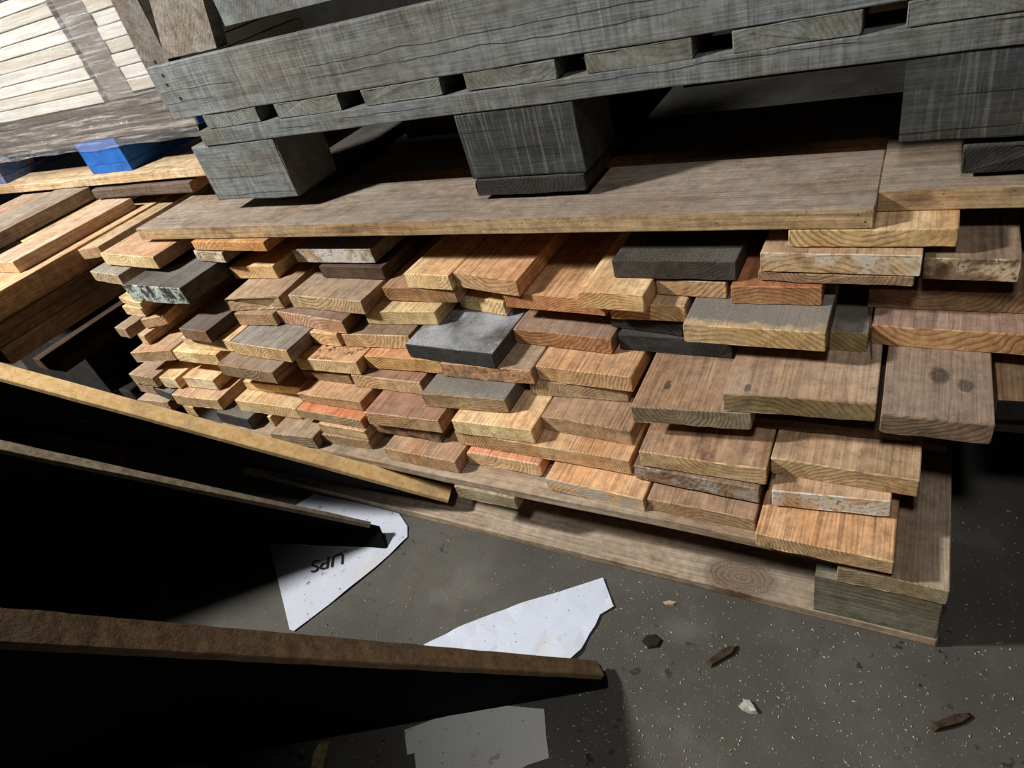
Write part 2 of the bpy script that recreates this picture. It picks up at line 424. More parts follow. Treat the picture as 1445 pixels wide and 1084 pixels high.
# layer 4
B(4, .034, 889, 574, 1060, 584, 'taupe', 'large grey-brown board with black-chipped left corner, right of the pile middle', knot_px=[(941, 545, .007)], cham=.004, ecol=((150, 134, 104), (108, 90, 64)), fcol=((182, 144, 108), (150, 112, 82)), dust=.35)
B(4, .0335, 750, 516, 890, 533, 'orange', 'orange dusted board with fine wavy end grain beside the large grey-brown board', dust=.25)
B(4, .0335, 620, 513, 749, 523, 'taupe', 'brown-grey board under the charcoal board, rough reddish patches on its end', patch=(.7, 45), patch_col=(206, 156, 116), ecol=((150, 116, 78), (110, 80, 52)))
B(4, .0335, 513, 502.5, 619, 509, 'pine', 'golden yellow board with arched rings left of the charcoal board', fcol=((226, 158, 98), (190, 116, 64)), ecol=((222, 172, 96), (172, 116, 54)))
B(4, .0335, 403, 504, 502, 512, 'pine', 'pale board with a black mould-flecked top in the left middle', fleck=.95, fcol=((222, 166, 112), (186, 126, 80)))
B(4, .033, 305, 514, 384, 526, 'umber', 'brown board with a seam across its top and arched dark end, left', dust=.5)
B(4, .0335, 243, 495, 304, 501, 'pine', 'pale board end beside the seamed brown board, left part of pile')
B(4, .033, 183, 498, 240, 494, 'tan', 'tilted pale board with grey left edge at the far left of the pile', maxyaw=3, dust=.4)
# layer 5
B(5, .0342, 1019, 556, 1237, 570, 'taupe', 'broad dusty brown board with nail holes and a clean green-brown cut end', fcol=((194, 158, 122), (164, 128, 98)), ecol=((150, 126, 84), (112, 88, 52)), speck=.6, dust=.4, stain=.12, knot_px=[(1055, 549, .006)])
B(5, .0342, 1243, 585, 1405, 602, 'taupe', 'widest grey-brown board overhanging at the right end with two dark knots', rag=.003, cham=.005, fcol=((160, 130, 106), (134, 104, 84)), ecol=((132, 104, 80), (92, 70, 52)), knot_px=[(1325, 531, .014), (1362, 545, .011)], estain=.6, dust=.35, stain=.15)
B(5, .033, 872, 472, 1036, 484, 'black', 'black board end tucked beneath the grey-banded board', dust=.2)
B(5, .0335, 720, 464, 862, 479, 'brown', 'chunky brown board carrying two nail heads near the pile centre', cham=.006, fcol=((166, 132, 106), (130, 98, 76)), ecol=((178, 124, 76), (118, 78, 46)), dust=.35)
B(5, .0335, 571, 486, 694, 500, 'slate', 'charcoal board dusted pale grey jutting out at the pile centre', dust=.9, dust_col=(178, 182, 188))
B(5, .0335, 478, 472, 576, 474, 'tan', 'tan board with arched rings shadowed by the yellow block-like board', fcol=((150, 118, 92), (118, 88, 66)))
B(5, .0335, 418.5, 467, 474, 472, 'pine', 'short pale yellow board end under the ring-marked brown end, left')
B(5, .0335, 322, 483, 404, 495, 'grey', 'grey-topped board with pale yellow end, left middle of the pile', ecol=((214, 176, 116), (168, 124, 72)), dust=.4)
B(5, .0335, 255, 476, 325, 481, 'pine', 'pale board lying left of the grey-topped one, half in shadow')
B(Z0+.1675, .029, 193, 472, 203, 474, 'tan', 'small stick end lying under the crossed sticks, far left', L=.3)
# layer 6
B(6, .0335, 1150, 466, 1226, 471, 'grey', 'grey mouldy board showing between the grey-banded board and the purple-stained board', ecol=((166, 142, 92), (124, 100, 60)), band=(.03, .09, (78, 76, 70)))
B(6, .024, 860, 446, 962, 459, 'black', 'very thin dark board under the rough yellow board, right centre')
B(6, .0335, 512, 439, 613, 440, 'pine', 'blocky pale yellow board with one nail in its side, upper left centre', ecol=((222, 192, 128), (188, 150, 84)), fcol=((226, 196, 134), (200, 160, 98)), dust=.12)
B(6, .033, 645, 416, 710, 427, 'pine', 'short cream board end with wavy grain behind the charcoal board', ecol=((226, 196, 132), (160, 116, 66)))
B(6, .0335, 384, 438, 482, 454, 'brown', 'brown board with a pink bullseye of rings on its end', ecol=((206, 158, 122), (140, 94, 66)), fcol=((148, 116, 94), (116, 88, 70)), dust=.4)
B(6, .033, 325, 443, 384, 443.5, 'brown', 'brown ringed board end beneath a splintered board, left')
B(6, .033, 252, 463.5, 290, 468, 'umber', 'purplish dark board in shadow beneath the lichen-covered board', fcol=((96, 80, 76), (74, 60, 58)))
B(6, .034, 1230, 459, 1500, 476.5, 'taupe', 'purple-stained brown board running out of the right edge of the photo', stain=.5, stain_col=(78, 56, 58), ecol=((190, 140, 84), (140, 96, 54)), fcol=((180, 140, 116), (144, 108, 88)))
B(Z0+.198, .028, 197.6, 451.5, 230, 445, 'tan', 'crossed pale stick with dark tip below the lichen-covered board', maxyaw=14, L=.34)
B(Z0+.169, .031, 161, 462, 176, 465, 'taupe', 'leftmost square stick end of the pile', L=.3)
# layer 7
B(7, .034, 963, 458, 1166, 470, 'pine', 'broad board with a dusty blue-grey band across its top, right centre', band=(.012, .1, (96, 98, 100)), dust=.7, ecol=((206, 172, 114), (150, 116, 68)), estain=.35)
B(7, .033, 858, 428, 966, 432, 'tan', 'rough-sawn yellow-brown board with deep grooves on its end, right centre', ecol=((216, 170, 106), (150, 104, 54)))
B(7, .0335, 708, 413, 855, 424, 'orange', 'vivid orange board with striped end in the upper centre', ecol=((206, 138, 80), (146, 78, 38)), dust=.05)
B(7, .033, 530, 406, 640, 408, 'brown', 'brown board with flat arched rings below the two-tone board ends', ecol=((172, 128, 80), (120, 82, 48)))
B(7, .0335, 405.6, 416, 508.5, 425.5, 'taupe', 'grey-topped board with boldly ringed end, upper left centre', ecol=((200, 166, 114), (132, 98, 60)), dust=.4)
B(7, .033, 313.5, 425, 392, 420, 'taupe', 'splintered grey-brown board with broken left corner', maxyaw=6, rag=.02, dust=.3)
B(7, .034, 1226, 407, 1500, 415, 'umber', 'dark brown board in shadow leaving the frame at right, above the purple-stained one', dust=.1)
B(Z0+.2275, .027, 171.6, 432, 198, 435, 'pine', 'pale stick end, lower of two just under the lichen-covered board', L=.35)
B(Z0+.255, .02, 167, 419, 197, 428, 'pine', 'thin pale stick end touching the underside of the lichen-covered board', L=.35)
# layer 8
B(8, .032, 1031, 404, 1160, 406, 'orange', 'small orange board with torn corner lying on the grey-banded board', fcol=((190, 118, 76), (150, 84, 50)), ecol=((180, 128, 78), (124, 80, 44)), dust=0)
B(8, .0335, 812, 411, 907.6, 417, 'pine', 'pale yellow board with sweeping rings, upper centre right', ecol=((222, 178, 112), (170, 118, 60)), wane=(.012, .002))
B(8, .03, 925, 394, 1034, 400, 'red', 'reddish board hidden behind the small orange board, under the black end', L=.3)
B(8, .034, 569, 386, 637, 389.5, 'pine', 'yellow left one of two boards side by side under the long top plank')
B(8, .034, 638.5, 384.5, 728, 397, 'orange', 'orange right one of two boards side by side under the long top plank', ecol=((204, 158, 104), (150, 106, 60)))
B(8, .035, 294, 377, 384.5, 375, 'pine', 'clean pale yellow board jutting out at upper left, straight grained', ecol=((218, 176, 112), (150, 104, 58)), fcol=((238, 204, 140), (216, 172, 106)), dust=.05, stain=0)
B(Z0+.276, .046, 171.6, 403, 252, 408, 'slate', 'thick charcoal board crusted with pale lichen on its end, upper left', patch=(1.0, 30), patch_col=(196, 208, 196), rag=.008, dust=.35, rough=2.2)
B(8, .03, 449, 376, 538, 378, 'dark', 'dark board in shadow under the white-painted end, upper left', L=.35)
# layer 9
B(Z0+DZ*9, .016, 1068, 385, 1290, 393, 'umber', 'thin dark lath squeezed beneath the blotchy pale board, upper right', rag=.006)
B(Z0+DZ*9+.0165, .032, 1072, 357, 1303, 361, 'tan', 'blotchy pale board with grey mould on its end, upper right', estain=.45, patch=(.4, 18), patch_col=(206, 196, 180), stain=.4, stain_col=(86, 84, 78))
B(Z0+DZ*9, .033, 863, 367.6, 1038, 370, 'black', 'black speckled board end sticking out under the long top plank', ecol=((70, 64, 56), (48, 42, 36)), fcol=((70, 66, 62), (52, 48, 46)))
B(Z0+DZ*9+.004, .033, 1305, 364, 1444, 367, 'umber', 'dark board with a whitish ringed right half, far upper right', patch=(.3, 12), patch_col=(196, 176, 146), ecol=((130, 100, 70), (84, 62, 44)))
B(9, .034, 411, 352, 522, 352, 'grey', 'board whose end is daubed with white paint, right below the long top plank', patch=(1.6, 22), patch_col=(214, 212, 206))
B(.4825, .028, 272, 354, 312, 357, 'grey', 'whitish weathered board end beside the clean pale yellow board, upper left', patch=(.5, 30), patch_col=(210, 200, 180))
B(9, .03, 126, 383, 166, 389, 'grey', 'grey weathered board end at the top left corner of the pile', dust=.5)
# layer 10
B(Z0+DZ*10+.0165, .027, 1113, 325, 1354, 322.5, 'pine', 'yellow ringed board just under the right end of the long top plank', ecol=((204, 168, 106), (140, 104, 56)))
B(10, .034, 140, 358, 215, 363, 'tan', 'pinkish tan board jutting out at the top left of the pile', ecol=((222, 194, 136), (184, 146, 90)), fcol=((206, 158, 116), (178, 126, 88)))
B(.5115, .024, 269, 341, 371, 342, 'orange', 'orange board in the shade right under the left end of the top plank', fcol=((214, 148, 78), (176, 108, 50)), ecol=((220, 156, 84), (176, 112, 54)), L=.3)
B(10, .032, 109, 353, 138, 348, 'red', 'reddish-ended board beside the long stacked timbers at the top left', fcol=((200, 172, 128), (166, 134, 92)))
# right of the pile
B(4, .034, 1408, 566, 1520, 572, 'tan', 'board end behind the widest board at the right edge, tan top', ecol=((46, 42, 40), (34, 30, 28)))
B(3, .033, 1408, 585, 1520, 592, 'black', 'black board low behind the widest board at the right edge of the photo')

build_pile()

# planks on top of the pile
def toplank(name_label, x0, y0, z, t, depth, x1, y1, mats, back=False, **kw):
    A = onz(x0, y0, z+t); C = onz(x1, y1, z+t)
    mats = mats + [wood('plank_edge_%d' % SEED[0], lin255(190, 164, 126), lin255(142, 116, 84), SEED[0]+500, ring=.4, spacing=.007, stain=.5, stain_col=(66, 54, 44), dust=0, speck=.8)]
    o = rbox(A.x, C.x, (A.y+C.y)/2, (A.y+C.y)/2+depth, z, z+t, 'top_plank', mats, along='X', seed=SEED[0], **kw)
    return tag(o, name_label, 'plank', 'planks lying along the top of the pile')
ZT = .536
toplank('long weathered plank spanning the top of the pile beneath the grey crate', 192, 323, ZT, .03, .19, 1235, 293,
        style_mats('taupe', fcol=((164, 144, 124), (128, 108, 92)), dust=.6, stain=.5, stain_col=(70, 60, 56)))
toplank('second top plank running out at the right, end to end with the long plank', 1240, 272, ZT, .03, .19, 1540, 256,
        style_mats('taupe', fcol=((170, 150, 124), (132, 112, 90)), dust=.6, stain=.3))
m = style_mats('umber', dust=.5)
tag(rbox(-1.62, .5, 1.135, 1.33, ZT, ZT+.03, 'top_plank', m, along='X', seed=3), 'dusty plank under the grey crate, behind the long top plank', 'plank', 'planks lying along the top of the pile')

# ---------------------------------------------------------------- floor
def floor_mat():
    N = NT('concrete_floor'); P = N.new('ShaderNodeTexCoord').outputs['Object']
    a = N.noise(P, 3.2, 4, .6); b = N.noise(P, 22, 5, .65); c = N.noise(P, 170, 3, .6)
    col = N.mix(N.step(a, .35, .68), lin((72, 70, 66)), lin((91, 89, 83)))
    col = N.mix(N.math('MULTIPLY', N.step(b, .4, .7), .4), col, lin((74, 68, 62)))
    col = N.mix(N.math('MULTIPLY', N.step(N.noise(P, 6.5, 3), .56, .7), .35), col, lin((112, 110, 105)))
    col = N.mix(N.math('MULTIPLY', N.step(c, .6, .74), .3), col, lin((150, 144, 134)))
    sp = N.noise(P, 42, 2, .5)
    zone = N.step(N.noise(P, 2.3, 1), .46, .6)
    col = N.mix(N.math('MULTIPLY', N.math('MULTIPLY', N.step(sp, .64, .68), zone), .8), col, lin((30, 28, 26)))
    N.t.links.new(col, N.b.inputs['Base Color']); N.b.inputs['Roughness'].default_value = .72
    N.bump(N.math('ADD', b, N.math('MULTIPLY', c, .5)), .25, .002); return N.m
bm = bmesh.new(); bmesh.ops.create_grid(bm, x_segments=2, y_segments=2, size=5)
fl = mesh_obj('floor', bm, floor_mat()); tag(fl, kind='structure')
bm = bmesh.new(); bmesh.ops.create_cube(bm, size=1, matrix=Matrix.Translation((-1, 3.6, 1.6)) @ Matrix.Diagonal((10, .1, 3.2, 1)))
tag(mesh_obj('wall_back', bm, plain('dark_wall', (64, 62, 60), .9, .1, 8, .4)), kind='structure')

# ---------------------------------------------------------------- wooden pallet under the pile
pal = empty('wooden_pallet', (-.6, .64, 0))
tag(pal, 'weathered wooden pallet on the concrete floor carrying the pile of offcuts', 'pallet')
def ppart(name, x0, x1, y0, y1, z0, z1, mats, along='X', **kw):
    o = rbox(x0, x1, y0, y1, z0, z1, name, mats, along=along, seed=SEED[0], **kw)
    o.parent = pal; o.matrix_parent_inverse = Matrix.Translation((.6, -.64, 0)); return o
PX0, PX1 = -1.40, .098
PF = .644
kp = onz(1045, 815, .016)
pm = lambda **k: style_mats('taupe', fcol=((182, 160, 132), (146, 124, 98)), ecol=((168, 152, 114), (130, 114, 80)), **k)
o = ppart('bottom_board', PX0, PX1, PF, PF+.10, 0, .018, pm(dust=.4, knots=[(kp.y-PF-.05, PX1-kp.x, .045)]))
ppart('bottom_board', PX0, PX1, 1.05, 1.15, 0, .018, pm()); ppart('bottom_board', PX0, PX1, 1.34, 1.44, 0, .018, pm())
gm = lambda: style_mats('grey', fcol=((134, 130, 106), (104, 98, 78)), ecol=((134, 130, 106), (100, 96, 78)), dust=.2)
for bx, ys in ((-.03, (PF+.001, 1.05, 1.34)), (-.70, (1.05, 1.34)), (-1.37, (PF+.046, 1.05, 1.34))):
    for by in ys:
        ppart('block', bx, bx+(.125 if bx > -.5 else .2), by, by+.098, .0182, .107, gm(), rough=1.3)
for bx in (-.036, -.70, -1.37):
    ppart('cross_board', bx, bx+.134, PF-.001, 1.44, .1072, .1385, pm(dust=.3), along='Y')
ppart('deck_board', PX0, .0, .648, .79, .1387, .1568, style_mats('taupe', fcol=((176, 152, 122), (136, 112, 86)), dust=.3), rag=.0, rough=1.8)
for y in (.90, 1.13, 1.33):
    ppart('deck_board', PX0, .09, y, y+.11, .1387, .1568, pm())

# ---------------------------------------------------------------- long stacked timbers at the left
LONGG = 'long timbers stacked left of the pile'
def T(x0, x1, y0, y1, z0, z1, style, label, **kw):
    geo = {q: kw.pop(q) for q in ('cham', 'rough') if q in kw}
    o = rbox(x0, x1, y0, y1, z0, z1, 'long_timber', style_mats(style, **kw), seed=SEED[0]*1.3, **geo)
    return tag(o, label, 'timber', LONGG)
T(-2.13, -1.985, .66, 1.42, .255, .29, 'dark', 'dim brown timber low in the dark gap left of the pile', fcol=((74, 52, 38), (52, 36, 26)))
T(-2.75, -1.80, .80, 2.1, .0, .06, 'black', 'broad near-black timber added on the floor to darken the gap', fcol=((40, 32, 27), (28, 23, 20)), dust=0)  # added filler; its near-black colour stands in for the gap's shade
T(-1.79, -1.46, .86, 2.1, .0, .05, 'black', 'second near-black timber added on the floor to darken the gap, beside the broad one', fcol=((38, 31, 27), (27, 22, 20)), dust=0)  # also added, coloured near-black to imitate shade in the gap
T(-2.62, -2.145, .78, 2.1, .0615, .25, 'black', 'stout near-black timber added on the broad one to hide lit floor under the long timbers', fcol=((40, 32, 27), (28, 23, 20)), dust=0)  # added to cover lit floor behind; shade is put into its colour
T(-2.115, -1.937, .557, 2.1, .367, .415, 'tan', 'lowest long timber at the left with pale end and scratched side', ecol=((216, 186, 138), (180, 146, 96)), fcol=((172, 138, 100), (138, 106, 72)))
T(-2.11, -1.938, .44, 2.1, .416, .4635, 'umber', 'dark brown second-lowest long timber at the left', fcol=((144, 110, 78), (110, 82, 56)))
T(-2.12, -1.955, .40, 2.1, .464, .528, 'orange', 'orange-topped long timber with scratched side, beneath the tan timber', fcol=((222, 176, 122), (186, 136, 88)), speck=.5)
T(-2.155, -2.005, .735, 1.115, .5285, .561, 'tan', 'tan long timber with scuffed orange side, lying on the orange-topped one', fcol=((208, 176, 142), (182, 146, 112)), ecol=((216, 176, 122), (176, 132, 82)), dust=.2)
T(-2.33, -2.162, .86, 1.3, .5285, .557, 'pine', 'narrow strip of pale timber between the grey timber and the tan one')
T(-2.41, -2.21, .66, 1.1275, .5615, .600, 'grey', 'broad grey weathered timber topmost at the left edge', fcol=((158, 144, 126), (128, 112, 94)), dust=.25)
T(-2.63, -2.42, .7, 1.1275, .555, .594, 'tan', 'pinkish timber left of the broad grey one', fcol=((190, 158, 132), (160, 128, 104)))
o = rbox(-2.19, -1.71, 1.118, 1.2, .5612, .592, 'bearer_board', style_mats('umber', fcol=((110, 92, 78), (78, 64, 54))), along='X', rough=2.0, bevel=.005)
tag(o, 'dark rough-edged short board lying across the long timbers', 'board', 'bearers under the blue pallet')
o = rbox(-2.85, -1.57, 1.128, 1.25, .6012, .6265, 'bearer_board', style_mats('pine', fcol=((216, 186, 140), (184, 150, 104))), along='X')
tag(o, 'pale yellow bearer board directly under the blue pallet', 'board', 'bearers under the blue pallet')

# ---------------------------------------------------------------- blue pallet with wrapped lumber
blue = empty('blue_pallet', (-2.3, 1.16, .6265)); tag(blue, 'blue painted pallet with scuffed blocks carrying the wrapped lumber', 'pallet')
bp = plain('blue_paint', (32, 104, 190), .55, .35, 26, .55, (24, 62, 120), bump=.3)
bw = plain('blue_paint_worn', (36, 100, 178), .6, .3, 34, .8, (150, 124, 96), bump=.4)
def bpart(name, x0, x1, y0, y1, z0, z1, mats, along='X', **kw):
    o = rbox(x0, x1, y0, y1, z0, z1, name, mats, along=along, seed=z0*99+x0, **kw)
    o.parent = blue; o.matrix_parent_inverse = Matrix.Translation((2.3, -1.16, -.6265)); return o
YB = 1.155
for (x0, x1, mm) in ((-2.195, -1.985, bp), (-2.96, -2.745, bw)):
    for yb in (YB, 1.95):
        bpart('block', x0, x1, yb, yb+.13, .6525, .722, [mm, mm])
    bpart('bottom_board', x0, x1, YB, 2.08, .6268, .652, [mm, mm], along='Y')
for i in range(5):
    bpart('deck_board', -3.1, -1.60, YB+.005+i*.2, YB+.14+i*.2, .7225, .742, [bw if i else plain('raw_deck', (112, 92, 70), .8, .2, 20, .5), bp])
m_br = plain('brown_slat', (86, 70, 54), .8, .2, 30, .6, (52, 41, 31))
m_wh = [plain('white_board_%d' % i, c, .6, .25, 14, .22, (176, 160, 136)) for i, c in enumerate([(222, 217, 206), (206, 197, 180), (228, 222, 212)])]
for i, z in enumerate((.743, .767, .791)):
    o = rbox(-3.1, -1.60, YB+.004+.003*i, YB+.4, z, z+.0222, 'brown_slat', [m_br, m_br], along='X', seed=i)
    tag(o, ('brown slat lying on the blue pallet deck under the film', 'middle brown slat of three under the white boards', 'top brown slat directly beneath the white boards')[i], 'slat', 'brown slats under the wrapped white boards')
z = .8155; lv = ['lowest', 'second', 'third', 'fourth', 'fifth', 'sixth', 'seventh', 'eighth', 'ninth', 'tenth']
for i in range(9):
    h = .0285
    rr = random.Random(i)
    o = rbox(-3.15, -1.93-.012*rr.random(), YB+.004+.004*rr.random(), YB+.5, z, z+h, 'white_board', [m_wh[i % 3]]*2, along='X', seed=i+.5)
    tag(o, lv[i]+' white wrapped board up, in the stack left of the brown strip', 'board', 'white boards wrapped in clear film')
    o = rbox(-1.795+.008*rr.random(), -1.60, YB+.004+.006*rr.random(), YB+.5, z+.012, z+.012+h, 'white_board', [m_wh[(i+1) % 3]]*2, along='X', seed=i+.7)
    tag(o, lv[i]+' pale wrapped board up, in the stack right of the brown strip', 'board', 'white boards wrapped in clear film')
    z += h+.0026
o = rbox(-1.922, -1.802, YB+.012, YB+.06, .8155, 1.14, 'cardboard_strip', [plain('grey_card', (128, 118, 108), .8, .2, 30, .4, (96, 86, 78))]*2)
tag(o, 'grey-brown cardboard strip standing between the two stacks of white boards', 'strip')
# clear stretch film: a crinkled sheet round the front of the load
def film_mat():
    N = NT('stretch_film'); P = N.new('ShaderNodeTexCoord').outputs['Object']
    w1 = N.noise(N.map(P, scale=(2, 2, 90), rot=(0, .12, 0)), 1.6, 4, .7)
    w2 = N.noise(N.map(P, scale=(3, 3, 50), rot=(0, -.35, 0)), 2.5, 3, .7)
    h = N.math('ADD', w1, w2)
    g = N.new('ShaderNodeBsdfGlossy'); g.inputs['Roughness'].default_value = .16; g.inputs['Color'].default_value = (.9, .95, 1, 1)
    b = N.new('ShaderNodeBump'); N.put(b.inputs['Height'], h); b.inputs['Strength'].default_value = .9; b.inputs['Distance'].default_value = .02
    N.t.links.new(b.outputs[0], g.inputs['Normal'])
    tr = N.new('ShaderNodeBsdfTransparent'); tr.inputs[0].default_value = (.94, .95, .96, 1)
    dif = N.new('ShaderNodeBsdfDiffuse'); dif.inputs[0].default_value = (.8, .82, .85, 1)
    m1 = N.new('ShaderNodeMixShader'); N.put(m1.inputs[0], N.math('ADD', .03, N.math('MULTIPLY', N.step(h, .95, 1.25), .3)))
    N.t.links.new(tr.outputs[0], m1.inputs[1]); N.t.links.new(dif.outputs[0], m1.inputs[2])
    m2 = N.new('ShaderNodeMixShader'); m2.inputs[0].default_value = .17
    N.t.links.new(m1.outputs[0], m2.inputs[1]); N.t.links.new(g.outputs[0], m2.inputs[2])
    N.t.links.new(m2.outputs[0], N.n['Material Output'].inputs['Surface']); return N.m
bm = bmesh.new(); NX, NZ = 70, 36
V = []
for i in range(NX+1):
    x = -3.16+1.57*i/NX; row = []
    for k in range(NZ+1):
        zz = .700+.43*k/NZ
        y = YB-.006-.006*abs(noise.noise((x*4, zz*22+x*3, 1)))-.003*abs(noise.noise((x*16, zz*60, 4)))
        row.append(bm.verts.new((x, y, zz+.008*noise.noise((x*6, 0, 9))*(k == 0))))
    V.append(row)
for i in range(NX):
    for k in range(NZ): bm.faces.new((V[i][k], V[i+1][k], V[i+1][k+1], V[i][k+1]))
film = mesh_obj('stretch_film', bm, film_mat(), smooth=True)
tag(film, 'clear crinkled stretch film wrapped around the white boards', 'film')

# ---------------------------------------------------------------- grey crate base standing on the pile
cr = empty('grey_crate', (-.6, .966, .566)); tag(cr, 'weathered grey wooden crate base with blocks, standing on the top planks', 'crate')
def cpart(name, x0, x1, y0, y1, z0, z1, mats, along='X', **kw):
    o = rbox(x0, x1, y0, y1, z0, z1, name, mats, along=along, seed=SEED[0]*.7, **kw)
    o.parent = cr; o.matrix_parent_inverse = Matrix.Translation((.6, -.966, -.566)); return o
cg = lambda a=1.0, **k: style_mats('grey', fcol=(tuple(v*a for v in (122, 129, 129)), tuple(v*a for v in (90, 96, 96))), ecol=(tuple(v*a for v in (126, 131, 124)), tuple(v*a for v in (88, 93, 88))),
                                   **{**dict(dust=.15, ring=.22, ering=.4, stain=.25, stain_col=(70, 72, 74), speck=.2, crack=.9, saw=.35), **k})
YC = .966
sb = cpart('side_board', -1.405, .42, YC, YC+.026, .786, .893, cg(1.05, stain=.2), rough=1.5)
nm = plain('rusty_nail', (34, 30, 28), .6, .4)
def disc(name, c, r, nrm, mat, parent, off, d=.0012):
    bm = bmesh.new(); bmesh.ops.create_cone(bm, cap_ends=True, segments=14, radius1=r, radius2=r*.85, depth=d)
    o = mesh_obj(name, bm, mat); o.rotation_euler = Vector(nrm).to_track_quat('Z', 'Y').to_euler(); o.location = c
    o.parent = parent; o.matrix_parent_inverse = off; return o
bpy.context.view_layer.update()
for (px, py) in ((219, 88), (230, 107), (236, 120), (255, 139)):
    p = ony(px, py, YC-.0006); disc('nail', p, .0045, (0, -1, 0), nm, sb, sb.matrix_world.inverted())
for x0, x1 in ((-1.311, -1.146), (-1.094, -.922), (-.867, -.693), (-.646, -.478), (-.431, -.273), (-.22, -.069), (-.023, .14), (.19, .35)):
    cpart('slat', x0, x1, YC+.001, YC+.8, .7565, .785, cg(.95), along='Y', cham=.003, rough=1.6)
cpart('runner', -1.345, .42, YC-.001, YC+.1, .7235, .756, cg(.98), rough=2.2)
cpart('runner', -1.345, .42, YC+.7, YC+.8, .7235, .756, cg(.8))
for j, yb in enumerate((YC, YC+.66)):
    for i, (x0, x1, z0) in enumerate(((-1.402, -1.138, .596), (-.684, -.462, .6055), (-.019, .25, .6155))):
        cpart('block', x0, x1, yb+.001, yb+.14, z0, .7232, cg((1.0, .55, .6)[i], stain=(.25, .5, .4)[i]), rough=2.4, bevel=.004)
for x0, x1, z0, z1 in ((-.683, -.466, .576, .605), (.054, .25, .574, .609)):
    cpart('bottom_board', x0, x1, YC, YC+.79, z0, z1, style_mats('black', dust=.3), along='Y', rough=2.4, bevel=.004)
cpart('bottom_board', -1.30, -1.16, YC+.12, YC+.79, .5665, .5955, style_mats('black'), along='Y')
bm = bmesh.new(); bmesh.ops.create_cube(bm, size=1, matrix=Matrix.Translation((-.45, YC+.41, .7905)) @ Matrix.Diagonal((1.7, .76, .008, 1)))  # sheet added to stop light leaking down between the slats
o = mesh_obj('light_blocker', bm, plain('blocker_brown', (84, 74, 62), .85, .2, 18, .5)); o.parent = cr; o.matrix_parent_inverse = Matrix.Translation((.6, -.966, -.566))
# posts and upper rail behind the side board
def plankfront(name, pts, y, th, mats):
    """a plank standing in the plane Y=y given its front outline (x, z)"""
    bm = bmesh.new(); c = Vector((sum(p[0] for p in pts)/4, sum(p[1] for p in pts)/4))
    def strip(yy, ins):
        out = []
        for a, b in ((0, 1), (1, 2), (2, 3), (3, 0)):
            for i in range(8):
                q = Vector(pts[a]).lerp(Vector(pts[b]), i/8); q = q+(c-q).normalized()*ins
                wv = noise.noise((q.x*30, q.y*30, y))*.002
                out.append(bm.verts.new((q.x+wv, yy, q.y+wv)))
        return out
    rings = [strip(y, .002), strip(y+.002, 0), strip(y+th-.002, 0), strip(y+th, .002)]
    for j in range(3):
        for i in range(32): bm.faces.new((rings[j][i], rings[j][(i+1) % 32], rings[j+1][(i+1) % 32], rings[j+1][i]))
    bm.faces.new(rings[0]); bm.faces.new(rings[-1])
    o = mesh_obj(name, bm, mats); o.parent = cr; o.matrix_parent_inverse = Matrix.Translation((.6, -.966, -.566)); return o
def standing(a, b):
    return style_mats('taupe', fcol=(a, b), dust=0, stain=.5, stain_col=(58, 56, 54))
plankfront('post', [(-1.452, .80), (-1.367, .80), (-1.352, 1.25), (-1.437, 1.25)], YC+.028, .03, standing((128, 124, 116), (96, 94, 90)))
plankfront('post', [(-1.372, .897), (-1.205, .895), (-1.10, 1.25), (-1.23, 1.25)], YC+.0275, .03, standing((150, 142, 128), (114, 106, 96)))
plankfront('rail', [(-1.16, .928), (.3, .918), (.3, 1.0), (-1.16, 1.0)], YC+.03, .026, cg(1.0))

# dim timbers seen in the gaps under the crate
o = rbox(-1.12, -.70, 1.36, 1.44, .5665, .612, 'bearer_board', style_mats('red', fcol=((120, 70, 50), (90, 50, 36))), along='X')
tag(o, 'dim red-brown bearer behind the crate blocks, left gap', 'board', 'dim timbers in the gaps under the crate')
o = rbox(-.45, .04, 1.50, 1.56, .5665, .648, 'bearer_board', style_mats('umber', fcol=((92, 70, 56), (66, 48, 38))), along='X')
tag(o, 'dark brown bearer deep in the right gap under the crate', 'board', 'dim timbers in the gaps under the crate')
o = rbox(-.2, .5, 1.28, 1.31, .70, .722, 'cross_batten', style_mats('tan'), along='X')
o.parent = cr; o.matrix_parent_inverse = Matrix.Translation((.6, -.966, -.566))

